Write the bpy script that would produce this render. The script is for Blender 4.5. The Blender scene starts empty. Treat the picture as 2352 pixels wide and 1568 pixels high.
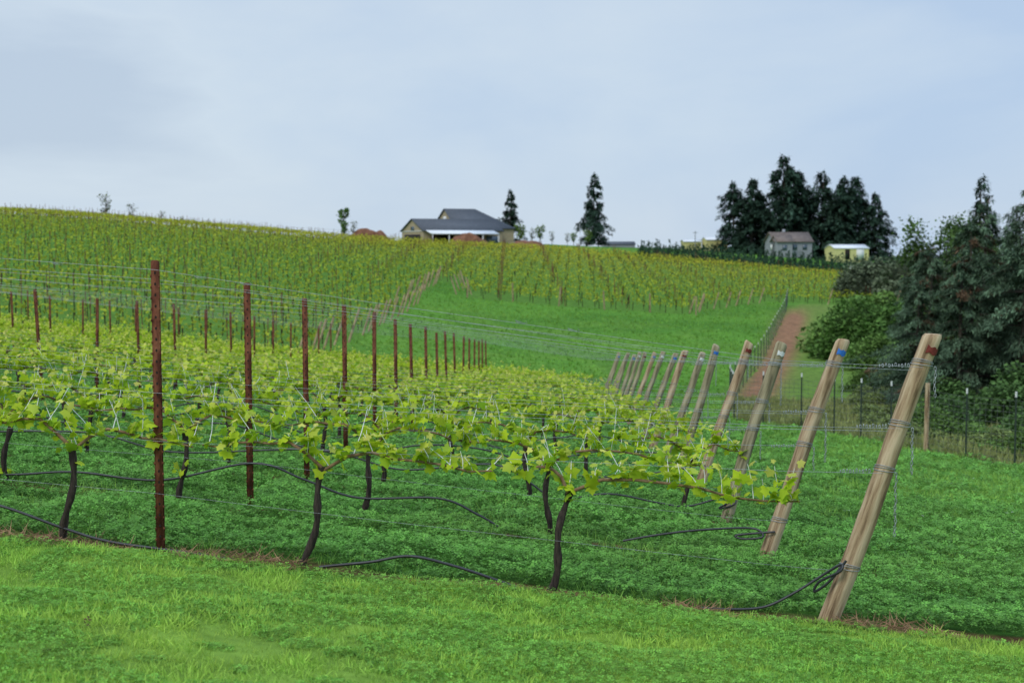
import bpy, math, random
import numpy as np
from mathutils import Vector, Matrix
rng=np.random.default_rng(7); random.seed(7)
scene=bpy.context.scene
COL=scene.collection
# ---------------------------------------------------------------- noise / terrain
def vnoise(x,y,seed=0.0):
    x=np.asarray(x,float);y=np.asarray(y,float)
    xi=np.floor(x);yi=np.floor(y);fx=x-xi;fy=y-yi
    fx=fx*fx*(3-2*fx);fy=fy*fy*(3-2*fy)
    def h(a,b):
        s=np.sin(a*127.1+b*311.7+seed*74.7)*43758.5453
        return s-np.floor(s)
    return (h(xi,yi)*(1-fx)+h(xi+1,yi)*fx)*(1-fy)+(h(xi,yi+1)*(1-fx)+h(xi+1,yi+1)*fx)*fy
TT=[-.36,-.18,0,.1,.18,.27,.36]
CT=[
 ([62,80,110,150,190,215,260,320],[-3.3,-2.6,-.5,2.1,4.7,5.6,5.3,4.5]),
 ([62,80,110,150,190,220,260,320],[-4.9,-4.6,-2.8,-.4,1.6,2.3,2.4,2.0]),
 ([62,75,90,110,130,180,230,260,300],[-6.0,-6.3,-6.3,-5.6,-4.9,-2.8,-.5,.5,.8]),
 ([62,75,90,110,130,180,230,270,320],[-6.5,-6.9,-7.0,-6.4,-5.6,-3.3,-1.0,.2,.4]),
 ([62,75,90,110,130,150,180,230,270,320],[-6.8,-7.2,-7.3,-6.9,-6.3,-5.6,-4.5,-3.0,-1.4,-1]),
 ([62,75,90,110,150,180,230,270,320],[-7,-7.2,-7.3,-7.2,-6.3,-5.2,-4.3,-3,-2]),
 ([62,75,90,110,150,180,230,270,320],[-7.1,-7.3,-7.4,-7.3,-6.6,-5.6,-4.6,-3.6,-2.6])]
def plane(X,Y):
    Xl=np.clip(X,-30,14)
    z=-2.18-.085*Xl-.075*(Y-9)
    L=np.clip(-3-Xl,0,None)
    return z+.0015*L*L-.012*np.clip(Xl,0,3)
tg=np.linspace(-.5,.5,81); yg=np.arange(0,1600,2.5)
tab=np.zeros((len(TT),len(yg)))
for i,(t,(ys,zs)) in enumerate(zip(TT,CT)):
    ya=np.array([0,20,40,50]); za=plane(t*ya,ya)
    ys2=np.concatenate([ya,ys,[600,1600]]); zs2=np.concatenate([za,zs,[zs[-1]-8,zs[-1]-30]])
    tab[i]=np.interp(yg,ys2,zs2)
T2=np.zeros((len(tg),len(yg)))
for j in range(len(yg)): T2[:,j]=np.interp(tg,TT,tab[:,j])
def smooth(A,ax,n):
    for _ in range(n):
        P=np.concatenate([np.take(A,[0],ax),A,np.take(A,[-1],ax)],ax)
        a=np.take(P,range(0,A.shape[ax]),ax);c=np.take(P,range(2,A.shape[ax]+2),ax)
        A=.25*a+.5*A+.25*c
    return A
T2=smooth(smooth(T2,1,14),0,30)
def sst(a,b,x):
    t=np.clip((x-a)/(b-a),0,1);return t*t*(3-2*t)
def gz(X,Y):
    X=np.asarray(X,float);Y=np.asarray(Y,float)
    t=np.clip(X/np.maximum(Y,1),-.5,.5)
    a=(t+.5)/(tg[1]-tg[0]); b=np.clip(Y,0,1590)/2.5
    ai=np.clip(a.astype(int),0,len(tg)-2);bi=np.clip(b.astype(int),0,len(yg)-2)
    fa=a-ai;fb=b-bi
    far=(T2[ai,bi]*(1-fa)+T2[ai+1,bi]*fa)*(1-fb)+(T2[ai,bi+1]*(1-fa)+T2[ai+1,bi+1]*fa)*fb
    w=sst(40,60,Y)
    z=plane(X,Y)*(1-w)+far*w
    z=z+(vnoise(X*1.6,Y*1.6,1)-.5)*.06+(vnoise(X*.35,Y*.35,2)-.5)*.12*sst(14,40,Y)
    z=z+(vnoise(X*.05,Y*.05,12)-.5)*.5*sst(62,90,Y)
    return z
def g1(x,y): return float(gz(np.array([x]),np.array([y]))[0])
ROWD=2.75; NROW=17
def rowY(r,X): return 9.02+ROWD*r-.095*X
# ---------------------------------------------------------------- builder
class B:
    def __init__(s): s.V=[];s.Q=[];s.T=[];s.qm=[];s.tm=[];s.C=[];s.n=0
    def add(s,V,F,m=0,c=(1,1,1)):
        V=np.asarray(V,float).reshape(-1,3);F=np.asarray(F,int)
        c=np.asarray(c,float)
        if c.ndim==1: c=np.tile(c,(len(V),1))
        s.V.append(V);s.C.append(c)
        if len(F):
            (s.Q if F.shape[1]==4 else s.T).append(F+s.n)
            (s.qm if F.shape[1]==4 else s.tm).append(np.full(len(F),m))
        s.n+=len(V)
    def box(s,x0,x1,y0,y1,z0,z1,m=0,c=(1,1,1),M=None):
        V=np.array([[x,y,z] for z in(z0,z1) for y in(y0,y1) for x in(x0,x1)],float)
        if M is not None: V=M(V)
        s.add(V,[[0,2,3,1],[4,5,7,6],[0,1,5,4],[2,6,7,3],[0,4,6,2],[1,3,7,5]],m,c)
    def tube(s,P,R,n=8,m=0,c=(1,1,1),cap=True):
        P=np.asarray(P,float);k=len(P);R=np.broadcast_to(np.asarray(R,float),(k,))
        D=np.gradient(P,axis=0);D/=np.linalg.norm(D,axis=1)[:,None]+1e-9
        ref=np.array([0,0,1.]) if abs(D[0][2])<.9 else np.array([0,1.,0])
        U=np.cross(D,ref);U/=np.linalg.norm(U,axis=1)[:,None]+1e-9
        W=np.cross(D,U)
        a=np.arange(n)*2*np.pi/n
        V=P[:,None]+R[:,None,None]*(np.cos(a)[None,:,None]*U[:,None]+np.sin(a)[None,:,None]*W[:,None])
        V=V.reshape(-1,3)
        i=np.arange(k-1)[:,None]*n;j=np.arange(n)[None];j2=(j+1)%n
        F=np.stack([i+j,i+j2,i+n+j2,i+n+j],-1).reshape(-1,4)
        s.add(V,F,m,c)
        if cap:
            for e in(0,k-1):
                VV=np.vstack([V[e*n:(e+1)*n],P[e][None]])
                q=np.arange(n)
                s.add(VV,np.stack([q,(q+1)%n,np.full(n,n)],-1),m,c)
    def inst(s,TV,TF,pos,R,sc,m=0,col=None):
        N=len(pos);k=len(TV)
        if N==0:return
        V=np.einsum('nij,kj->nki',R,TV)
        sc=np.asarray(sc,float)
        if sc.ndim==1: V=V*sc[:,None,None]
        V=V+pos[:,None]
        F=(np.asarray(TF)[None]+np.arange(N)[:,None,None]*k).reshape(-1,len(TF[0]))
        c=np.repeat(col,k,0) if col is not None else (1,1,1)
        s.add(V.reshape(-1,3),F,m,c)
    def mesh(s,name,mats,smooth=False):
        me=bpy.data.meshes.new(name)
        V=np.vstack(s.V);Q=np.vstack(s.Q) if s.Q else np.zeros((0,4),int);T=np.vstack(s.T) if s.T else np.zeros((0,3),int)
        me.vertices.add(len(V));me.vertices.foreach_set('co',V.astype(np.float32).ravel())
        me.loops.add(len(Q)*4+len(T)*3)
        me.loops.foreach_set('vertex_index',np.concatenate([Q.ravel(),T.ravel()]).astype(np.int32))
        me.polygons.add(len(Q)+len(T))
        me.polygons.foreach_set('loop_start',np.concatenate([np.arange(len(Q))*4,len(Q)*4+np.arange(len(T))*3]).astype(np.int32))
        for m in mats: me.materials.append(m)
        mi=np.concatenate([np.concatenate(s.qm) if s.qm else [],np.concatenate(s.tm) if s.tm else []]).astype(np.int32)
        me.polygons.foreach_set('material_index',mi)
        me.update(calc_edges=True)
        at=me.attributes.new('tint','FLOAT_COLOR','POINT')
        C=np.hstack([np.vstack(s.C),np.ones((len(V),1))]).astype(np.float32)
        at.data.foreach_set('color',C.ravel())
        if smooth: me.polygons.foreach_set('use_smooth',np.ones(len(me.polygons),bool))
        return me
    def obj(s,name,mats,smooth=False,parent=None,loc=None):
        o=bpy.data.objects.new(name,s.mesh(name,mats,smooth));COL.objects.link(o)
        if parent is not None:o.parent=parent
        if loc is not None:o.location=loc
        return o
def empty(name,loc=(0,0,0)):
    e=bpy.data.objects.new(name,None);e.empty_display_size=.3;e.location=loc;COL.objects.link(e);return e
def rots(N,yaw=None,tmin=0,tmax=.5):
    yaw=rng.uniform(0,2*np.pi,N) if yaw is None else yaw
    t=rng.uniform(tmin,tmax,N);d=rng.uniform(0,2*np.pi,N)
    cy,sy=np.cos(yaw),np.sin(yaw);z=np.zeros(N);o=np.ones(N)
    Rz=np.stack([np.stack([cy,-sy,z],-1),np.stack([sy,cy,z],-1),np.stack([z,z,o],-1)],1)
    kx,ky=np.cos(d),np.sin(d);c,s_=np.cos(t),np.sin(t);C=1-c
    Rt=np.stack([np.stack([c+kx*kx*C,kx*ky*C,ky*s_],-1),np.stack([kx*ky*C,c+ky*ky*C,-kx*s_],-1),np.stack([-ky*s_,kx*s_,c],-1)],1)
    return Rt@Rz
# ---------------------------------------------------------------- materials
def nm(name):
    m=bpy.data.materials.new(name);m.use_nodes=True
    nt=m.node_tree;nt.nodes.clear()
    return m,nt,nt.nodes,nt.links
def foliage(name,transl=.35,rough=.6,gain=(1,1,1),spec=.12):
    m,nt,N,L=nm(name)
    out=N.new('ShaderNodeOutputMaterial');p=N.new('ShaderNodeBsdfPrincipled');t=N.new('ShaderNodeBsdfTranslucent')
    mx=N.new('ShaderNodeMixShader');mx.inputs[0].default_value=transl
    a=N.new('ShaderNodeAttribute');a.attribute_name='tint'
    mul=N.new('ShaderNodeMix');mul.data_type='RGBA';mul.blend_type='MULTIPLY';mul.inputs[0].default_value=1
    mul.inputs[7].default_value=(*gain,1)
    L.new(a.outputs['Color'],mul.inputs[6])
    L.new(mul.outputs[2],p.inputs['Base Color']);L.new(mul.outputs[2],t.inputs['Color'])
    p.inputs['Roughness'].default_value=rough;p.inputs['Specular IOR Level'].default_value=spec
    L.new(p.outputs[0],mx.inputs[1]);L.new(t.outputs[0],mx.inputs[2]);L.new(mx.outputs[0],out.inputs[0])
    return m
def noisy(name,c1,c2,scale=5,stretch=(1,1,1),rough=.85,bump=.3,detail=6,tint=False,metal=0,c3=None,dist=.02,spec=.3,pos=(.35,.65)):
    m,nt,N,L=nm(name)
    out=N.new('ShaderNodeOutputMaterial');p=N.new('ShaderNodeBsdfPrincipled')
    tc=N.new('ShaderNodeTexCoord');mp=N.new('ShaderNodeMapping');mp.inputs['Scale'].default_value=stretch
    n=N.new('ShaderNodeTexNoise');n.inputs['Scale'].default_value=scale;n.inputs['Detail'].default_value=detail;n.inputs['Roughness'].default_value=.65
    r=N.new('ShaderNodeValToRGB');r.color_ramp.elements[0].position=pos[0];r.color_ramp.elements[1].position=pos[1]
    r.color_ramp.elements[0].color=(*c1,1);r.color_ramp.elements[1].color=(*c2,1)
    if c3:
        e=r.color_ramp.elements.new((pos[0]+pos[1])/2);e.color=(*c3,1)
    L.new(tc.outputs['Object'],mp.inputs[0]);L.new(mp.outputs[0],n.inputs['Vector']);L.new(n.outputs[0],r.inputs[0])
    src=r.outputs[0]
    if tint:
        a=N.new('ShaderNodeAttribute');a.attribute_name='tint'
        mul=N.new('ShaderNodeMix');mul.data_type='RGBA';mul.blend_type='MULTIPLY';mul.inputs[0].default_value=1
        L.new(r.outputs[0],mul.inputs[6]);L.new(a.outputs['Color'],mul.inputs[7]);src=mul.outputs[2]
    L.new(src,p.inputs['Base Color'])
    p.inputs['Roughness'].default_value=rough;p.inputs['Metallic'].default_value=metal;p.inputs['Specular IOR Level'].default_value=spec
    b=N.new('ShaderNodeBump');b.inputs['Strength'].default_value=bump;b.inputs['Distance'].default_value=dist
    L.new(n.outputs[0],b.inputs['Height']);L.new(b.outputs[0],p.inputs['Normal'])
    L.new(p.outputs[0],out.inputs[0])
    return m
M_ground=noisy('ground_soil_grass',(.6,.62,.6),(1.35,1.3,1.25),scale=2.2,rough=1,bump=.6,tint=True,detail=10,dist=.08,spec=.05)
M_grass=foliage('grass_blades',.3,.6,spec=.1)
M_leaf=foliage('vine_leaf',.45,.55,spec=.1)
M_far=foliage('far_vine',.4,.8,spec=.03)
M_need=foliage('needles',.12,.8,spec=.05)
M_bark=noisy('vine_bark',(.012,.009,.008),(.07,.05,.038),scale=18,stretch=(3,3,.5),bump=1,dist=.01)
M_cane=noisy('cane',(.16,.09,.045),(.3,.2,.11),scale=20,bump=.3)
M_tbark=noisy('tree_bark',(.03,.025,.02),(.1,.08,.06),scale=6,stretch=(3,3,.6),bump=.6)
M_wood=noisy('weathered_wood',(.12,.07,.035),(.56,.43,.28),scale=2.4,stretch=(9,9,.7),bump=1,dist=.012,c3=(.37,.255,.15),pos=(.36,.62),detail=9)
M_wood2=noisy('weathered_grey_wood',(.10,.085,.05),(.42,.36,.23),scale=2.4,stretch=(9,9,.7),bump=1,dist=.012,c3=(.26,.22,.13),pos=(.36,.62),detail=9)
M_rust=noisy('rusty_steel',(.05,.018,.011),(.24,.10,.05),scale=12,stretch=(1,1,.5),rough=.85,bump=.3,metal=.05,c3=(.14,.048,.026),dist=.003,spec=.12)
M_rust2=noisy('rusty_steel_weathered',(.12,.055,.03),(.24,.12,.07),scale=4,rough=.9,bump=.1,spec=.1)
M_dark=noisy('hole_dark',(.012,.01,.01),(.03,.02,.015),scale=20)
M_wire=noisy('galvanised_wire',(.25,.27,.28),(.45,.48,.5),scale=30,rough=.45,metal=.5,bump=.1)
M_hose=noisy('black_hose',(.012,.013,.015),(.03,.032,.036),scale=12,rough=.45,bump=.05,spec=.5)
M_red=noisy('paint_red',(.13,.02,.015),(.2,.04,.03),scale=40)
M_blue=noisy('paint_blue',(.02,.12,.42),(.05,.2,.6),scale=40)
M_white=noisy('paint_white',(.6,.6,.58),(.8,.8,.78),scale=40)
M_tposts=noisy('green_steel',(.02,.035,.025),(.05,.07,.05),scale=20)
M_dirt=noisy('red_dirt',(.11,.045,.025),(.24,.11,.06),scale=1.5,bump=.8,dist=.1)
M_roof=noisy('slate_roof',(.06,.07,.085),(.1,.11,.13),scale=2,stretch=(1,1,6))
M_tan=noisy('tan_siding',(.34,.27,.17),(.42,.34,.22),scale=2)
M_cream=noisy('yellow_siding',(.55,.5,.2),(.65,.6,.27),scale=2,stretch=(6,6,.2))
M_wroof=noisy('white_metal_roof',(.6,.63,.66),(.75,.77,.8),scale=2)
M_grey=noisy('grey_siding',(.22,.23,.25),(.32,.33,.35),scale=2,stretch=(.3,.3,5))
M_broof=noisy('brown_roof',(.13,.1,.085),(.2,.16,.14),scale=2)
M_glass=noisy('window_glass',(.05,.07,.1),(.1,.14,.18),scale=3,rough=.15,bump=0,spec=.6)
# ---------------------------------------------------------------- ground
FP=[(13.0,20.3),(11.4,28),(10.5,32.6),(9.9,36.5),(9.2,42),(7.3,46.5),(9.2,60),(12,73),(17.0,95),(26,135),(29.5,152)]
def fenceX(Y):
    return np.interp(Y,[p[1] for p in FP]+[400],[p[0] for p in FP]+[90])
def farmask(x,y):
    rightlim=np.where(y<150,15.4+(y-128)*.5,.285*y-14)
    leftlim=-8.5+ (y-98)*.025
    left=(y>61)&(y<=145)&(x<leftlim)
    right=(y>128)&(y<=145)&(x>-4.2)&(x<rightlim)
    top=(y>145)&(y<np.interp(x,[-90,-30,0,20,40,70],[236,236,244,232,214,205]))&(x<np.where(y<150,26,.275*y))
    return (left|right|top).astype(float)
def make_ground():
    xs=np.unique(np.concatenate([np.arange(-7,7,.16),np.arange(-30,30,.6),np.arange(-110,110,2.),np.linspace(-1200,1200,90)]).round(2))
    ys=np.unique(np.concatenate([np.arange(-10,5,1),np.arange(5,16,.12),np.arange(16,60,.5),np.arange(60,340,1.4),np.linspace(340,1500,50),[-60,-30]]).round(2))
    X,Y=np.meshgrid(xs,ys);Z=gz(X,Y)
    V=np.stack([X,Y,Z],-1).reshape(-1,3)
    nx=len(xs);i=np.arange(len(ys)-1)[:,None]*nx;j=np.arange(nx-1)[None]
    F=np.stack([i+j,i+j+1,i+nx+j+1,i+nx+j],-1).reshape(-1,4)
    x=X.ravel();y=Y.ravel()
    C=np.tile(np.array([.04,.11,.018]),(len(x),1))
    def blend(c,w):
        nonlocal C
        C=C*(1-w[:,None])+np.array(c)*w[:,None]
    n1=vnoise(x*.9,y*.9,5);n2=vnoise(x*.12,y*.12,6);n3=vnoise(x*.03,y*.03,8);n4=vnoise(x*.35,y*.2,9)
    blend((.07,.18,.025),sst(.3,.8,n1)*.5)
    blend((.1,.22,.035),sst(3,6,x)*(y<60)*.7)
    d=(y+.095*x-9.02)
    blend((.16,.28,.045),(1-sst(-.4,-.1,d))*.95)
    inb=(d<ROWD*NROW)&(d>-1)&(x<3.2+.03*y)
    dm=np.abs((d+ROWD/2)%ROWD-ROWD/2)
    blend((.14,.07,.04),inb*(1-sst(.08,.2,dm+ (n1-.5)*.15))*.85)
    d0=np.abs(d)
    blend((.15,.08,.045),(x>=3.2)*(x<8)*(1-sst(.05,.2,d0+(n1-.5)*.15))*.8)
    sw=sst(56,66,y)*(1-sst(255,300,y))
    blend((.09,.225,.03),sw*1.0)
    blend((.055,.16,.022),sw*sst(.3,.7,n2)*.65)
    blend((.14,.26,.04),sw*sst(.45,.9,n1*.3+n3*.4+n4*.3)*.7)
    blend((.055,.15,.025),sw*sst(.6,.9,n4)*.4)
    inL=farmask(x,y)
    blend((.085,.18,.028),inL*.85)
    blend((.17,.21,.05),inL*sst(140,220,y)*.4)
    fx=fenceX(y)
    bf=(x>fx+1.2)&(y>22)&(y<150)
    blend((.13,.19,.045),bf*(.5+.4*n2))
    dirt=np.exp(-((x-fx-.85)/(.55+y*.005))**2)*sst(45,49,y)*(1-sst(125,150,y))
    blend((.25,.13,.08),np.clip(dirt*1.5,0,1)*.95)
    blend((.10,.14,.04),sst(300,330,y))
    bb=np.exp(-(((x+6)/16)**2+((y-256)/8)**2))
    blend((.2,.14,.09),np.clip(bb,0,1)*.7)
    b=B();b.add(V,F,0,C)
    b.obj('ground',[M_ground],smooth=True)
make_ground()
# ---------------------------------------------------------------- grass & clover
blT=np.array([[-.5,0,0],[.5,0,0],[.42,.12,.55],[-.42,.12,.55],[.08,.38,1],[-.08,.38,1]],float)
blF=[[0,1,2,3],[3,2,4,5]]
def blade_tmpl(w,h): 
    T=blT.copy();T[:,0]*=w;T[:,1]*=h;T[:,2]*=h;return T
clT=[];clF=[]
for k in range(3):
    a=k*2.094
    for (r,dd,z) in((.12,0,0),(.72,-.62,.12),(1.05,0,.05),(.72,.62,.12)):
        clT.append([r*math.cos(a+dd),r*math.sin(a+dd),z])
    clF.append([k*4,k*4+1,k*4+2,k*4+3])
clT=np.array(clT)
def sample(y0,y1,dens,tmax=.42):
    n=int((y1-y0)*2*tmax*(y0+y1)/2*dens)
    u=rng.uniform(y0*y0,y1*y1,n)**.5
    return rng.uniform(-tmax,tmax,n)*u,u
def gcol(n,base,var,x,y,sc=1.2,yel=.35):
    k=vnoise(x*sc,y*sc,11)*.6+vnoise(x*sc*4,y*sc*4,13)*.4;k2=rng.uniform(0,1,n)
    c=np.tile(np.array(base),(n,1))
    c*= (1-var/2+var*k2)[:,None]
    c=c*(1-(k*yel)[:,None])+np.array([base[0]*1.8,base[1]*1.2,base[2]*1.3])*(k*yel)[:,None]
    return c
lawn=B()
x,y=sample(4.8,9.6,4600)
d=y+.095*x-9.02
k=vnoise(x*2.2,y*2.2,21)*.3+vnoise(x*6,y*6,22)*.4+vnoise(x*15,y*15,23)*.3
keep=(d<-.06+.22*(vnoise(x*3,y*3,4)-.5))&(rng.uniform(0,1,len(x))<np.clip(.05+1.5*k,0,1))
x,y,k=x[keep],y[keep],k[keep];n=len(x)
pos=np.stack([x,y,gz(x,y)-.004],-1)
hh=(.014+.06*np.clip(k-.15,0,1))*rng.uniform(.6,1.35,n)
lawn.inst(blade_tmpl(.13,1),blF,pos,rots(n,None,.1,1.2),hh,0,gcol(n,(.26,.48,.075),.7,x,y,1.2,.6)*(.6+.8*k)[:,None])
x,y=sample(4.8,9.5,2900);d=y+.095*x-9.02
kk=vnoise(x*1.3,y*1.3,31)*.5+vnoise(x*5,y*5,32)*.5
keep=(d<-.1)&(kk>.36);x,y,kk=x[keep],y[keep],kk[keep];n=len(x)
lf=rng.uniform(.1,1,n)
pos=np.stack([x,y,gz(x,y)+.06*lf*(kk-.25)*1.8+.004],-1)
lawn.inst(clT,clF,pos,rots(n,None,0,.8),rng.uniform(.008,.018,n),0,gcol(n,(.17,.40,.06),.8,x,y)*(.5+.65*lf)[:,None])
lawn.obj('lawn_grass',[M_grass])
# a few brown clods / worm casts in the lawn
b=B();n=420;x=rng.uniform(-3.6,4,n);y=rng.uniform(5.5,8.6,n);keep=vnoise(x*2,y*2,88)>.72;x,y=x[keep],y[keep];n=len(x)
b.inst(lqT if False else clT,clF,np.stack([x,y,gz(x,y)+.02],-1),rots(n,None,0,1),rng.uniform(.01,.025,n),0,np.array([.14,.08,.05])*rng.uniform(.5,1.3,n)[:,None])
b.obj('dead_leaf_litter',[M_grass])
def mixzone(y0,y1,dc,sc,hc,dg,hg,wg):
    b=B()
    x,y=sample(y0,y1,dc);d=y+.095*x-9.02
    k=vnoise(x*1.0,y*1.0,41)*.35+vnoise(x*2.8,y*2.8,42)*.35+vnoise(x*7,y*7,43)*.3
    right=sst(3.2,7.5,x)
    fx=fenceX(y)
    dm=np.abs((d+ROWD/2)%ROWD-ROWD/2)
    keep=(d>.06)&(rng.uniform(0,1,len(x))<np.clip(-.1+2.2*k-.8*right,0,1))&(x<fx)&~((dm<.12)&(rng.uniform(0,1,len(x))<.6)&(x<3))
    x,y,k=x[keep],y[keep],k[keep];n=len(x)
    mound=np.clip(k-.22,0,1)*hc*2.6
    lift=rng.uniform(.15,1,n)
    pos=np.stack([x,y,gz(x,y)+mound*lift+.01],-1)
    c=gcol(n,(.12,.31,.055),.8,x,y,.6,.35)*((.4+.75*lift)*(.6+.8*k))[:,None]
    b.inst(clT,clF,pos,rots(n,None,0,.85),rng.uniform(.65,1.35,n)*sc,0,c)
    x,y=sample(y0,y1,dg);d=y+.095*x-9.02
    k=vnoise(x*.9,y*.9,51)*.6+vnoise(x*3,y*3,52)*.4
    keep=(d>.04)&(rng.uniform(0,1,len(x))<np.clip(-.25+.9*k+1.1*sst(2.5,6,x)+.9*(y>19)*.5,0.03,1));x,y,k=x[keep],y[keep],k[keep];n=len(x)
    out=(x>fenceX(y))
    pos=np.stack([x,y,gz(x,y)-.005],-1)
    c=gcol(n,(.19,.40,.07),.7,x,y,.5,.5)*(.6+.7*k)[:,None]
    c[out]=gcol(out.sum(),(.22,.27,.09),.7,x[out],y[out])
    b.inst(blade_tmpl(wg,1),blF,pos,rots(n,None,.05,.9),hg*(.35+.9*k)*rng.uniform(.5,1.4,n)*np.where(out,2.2,1),0,c)
    return b
mixzone(8.4,12.4,2200,.021,.11,1500,.08,.06).obj('clover_ground_cover',[M_grass])
mixzone(12.4,19,1000,.029,.13,750,.09,.08).obj('clover_ground_cover',[M_grass])
mixzone(19,32,300,.045,.14,300,.12,.11).obj('meadow_grass',[M_grass])
mixzone(32,62,60,.085,.14,90,.14,.22).obj('meadow_grass',[M_grass])
b=B();x=rng.uniform(-9,30,26000);y=rng.uniform(60,150,26000)
keep=(farmask(x,y)<.5)&(x<fenceX(y));x,y=x[keep],y[keep];n=len(x)
b.inst(blade_tmpl(.9,1),blF,np.stack([x,y,gz(x,y)-.01],-1),rots(n,None,.1,1.0),rng.uniform(.06,.16,n),0,gcol(n,(.13,.31,.045),.8,x,y,.15,.6))
b.obj('meadow_grass',[M_grass])
# straw / dead grass along row 1
b=B();n=5600
x=rng.uniform(-5,7,n);y=9.0-.095*x+rng.normal(-.02,.09,n)
kk=vnoise(x*1.7,y*.1,77);keep=kk>.43;x,y=x[keep],y[keep];n=len(x)
pos=np.stack([x,y,gz(x,y)+rng.uniform(0,.03,n)],-1)
b.inst(blade_tmpl(.05,1),blF,pos,rots(n,None,1.0,1.6),rng.uniform(.03,.12,n),0,np.array([.46,.28,.16])*rng.uniform(.4,1.2,n)[:,None])
b.obj('straw_litter',[M_grass])
b=B();n=160
x=rng.uniform(3.5,9,n);y=rng.uniform(12,26,n);keep=(vnoise(x*.8,y*.8,61)>.55)&(x<fenceX(y));x,y=x[keep],y[keep];n=len(x)
pos=np.stack([x,y,gz(x,y)+.09],-1)
b.inst(clT,clF,pos,rots(n,None,0,.6),rng.uniform(.012,.02,n),0,np.tile([.75,.75,.7],(n,1)));b.obj('white_wildflowers',[M_grass])
# ---------------------------------------------------------------- vine leaf template
outl=[(0,0),(.28,-.16),(.5,.1),(.36,.28),(.56,.55),(.3,.6),(.0,1.0),(-.3,.6),(-.56,.55),(-.36,.28),(-.5,.1),(-.28,-.16)]
lfT=[[0,.35,.0]]+[[px,py,-.28*abs(px)-.12*max(0,py-.5)] for px,py in outl]
lfT=np.array(lfT);lfF=[[0,i,i%12+1] for i in range(1,13)]
lqT=np.array([[0,0,0],[.5,.3,-.14],[0,1,-.08],[-.5,.3,-.14]]);lqF=[[0,1,2,3]]
def leafcols(n,tipfrac):
    base=np.array([.55,.68,.035]);dk=np.array([.27,.46,.03]);tip=np.array([.76,.70,.18])
    w=rng.uniform(0,1,n)[:,None]**1.5
    c=base*(1-w)+dk*w
    t=(tipfrac[:,None])
    return np.clip((c*(1-t)+tip*t)*rng.uniform(.78,1.18,n)[:,None],0,.82)
def vine(b,x,r,arms,lod,lean=None,h=.7,dens=1.0):
    Y=float(rowY(r,x));z=g1(x,Y)
    dx=lean if lean is not None else random.uniform(-.06,.14)
    top=np.array([x+dx,Y+random.uniform(-.03,.03),z+h-.06])
    k=9 if lod==0 else 4
    tt=np.linspace(0,1,k)
    P=np.stack([x+dx*tt**.8+.022*np.sin(tt*7+x),Y+(top[1]-Y)*tt+.014*np.cos(tt*6),z-.05+(h-.01)*tt],-1)
    R=.027-.006*tt+.006*np.sin(tt*19+x*3)*(lod==0);R[0]*=1.25;R[-1]*=1.35
    b.tube(P,R,7 if lod==0 else 4,0)
    LP=[];TF=[]
    for s,L in arms:
        m=8
        q=np.linspace(0,1,m)
        ax=top[0]+s*L*q
        gY=rowY(r,ax);gZ=gz(ax,gY)
        AP=np.stack([ax,gY+.012*np.sin(q*9+x),gZ+h+.03+.11*np.sin(q*3.1)*(1-q)+.014*np.sin(q*14+x)],-1)
        AP[0]=top-np.array([0,0,.02]);AP[1,2]=(AP[1,2]*.6+AP[0,2]*.4)+.02
        b.tube(AP,np.linspace(.013,.006,m),6 if lod==0 else 3,1,cap=False)
        ns=max(2,int(L/.085*dens))
        for i in range(ns):
            u=(i+random.random())/ns
            base=np.array([np.interp(u,q,AP[:,j]) for j in range(3)])
            sl=random.uniform(.04,.23)*(1.0 if lod==0 else 1.2)
            if random.random()<.18: sl*=1.6
            dr=np.array([random.gauss(0,.4),random.gauss(0,.5),1.]);dr/=np.linalg.norm(dr)
            end=base+dr*sl
            if lod<2:b.tube([base,(base+end)/2+np.array([.008,0,0]),end],[.0035,.003,.002],3,2,cap=False)
            nl=random.randint(6,10) if lod==0 else (random.randint(6,9) if lod==1 else random.randint(5,7))
            f=np.linspace(.05,1.05,nl)
            LP.append(base+dr*sl*f[:,None]+rng.normal(0,.026,(nl,3)));TF.append(np.clip(f-.7,0,1)*2.4)
    LP.append(top+rng.normal(0,.05,(5,3)));TF.append(np.zeros(5))
    if random.random()<.4:
        q=np.array([x+dx*.3,Y,z+random.uniform(.08,.3)]);LP.append(q+rng.normal(0,.035,(6,3)));TF.append(np.zeros(6))
    LP=np.vstack(LP);TF=np.clip(np.concatenate(TF),0,.85);n=len(LP)
    sc=rng.uniform(.038,.098,n)*(1-.5*np.clip(TF,0,1))*(1,1.1,1.35)[lod]
    T,F=(lfT,lfF) if lod<2 else (lqT,lqF)
    R=rots(n,None,.1,1.4)
    b.inst(T,F,LP,R,sc,3,leafcols(n,TF))
VM=[M_bark,M_cane,foliage('shoot_green',.2),M_leaf]
VM[2].node_tree.nodes['Attribute'].attribute_name='tint'
x0s=[.23,.3,1.72]+[random.uniform(.4,1.9) for _ in range(20)]
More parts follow.
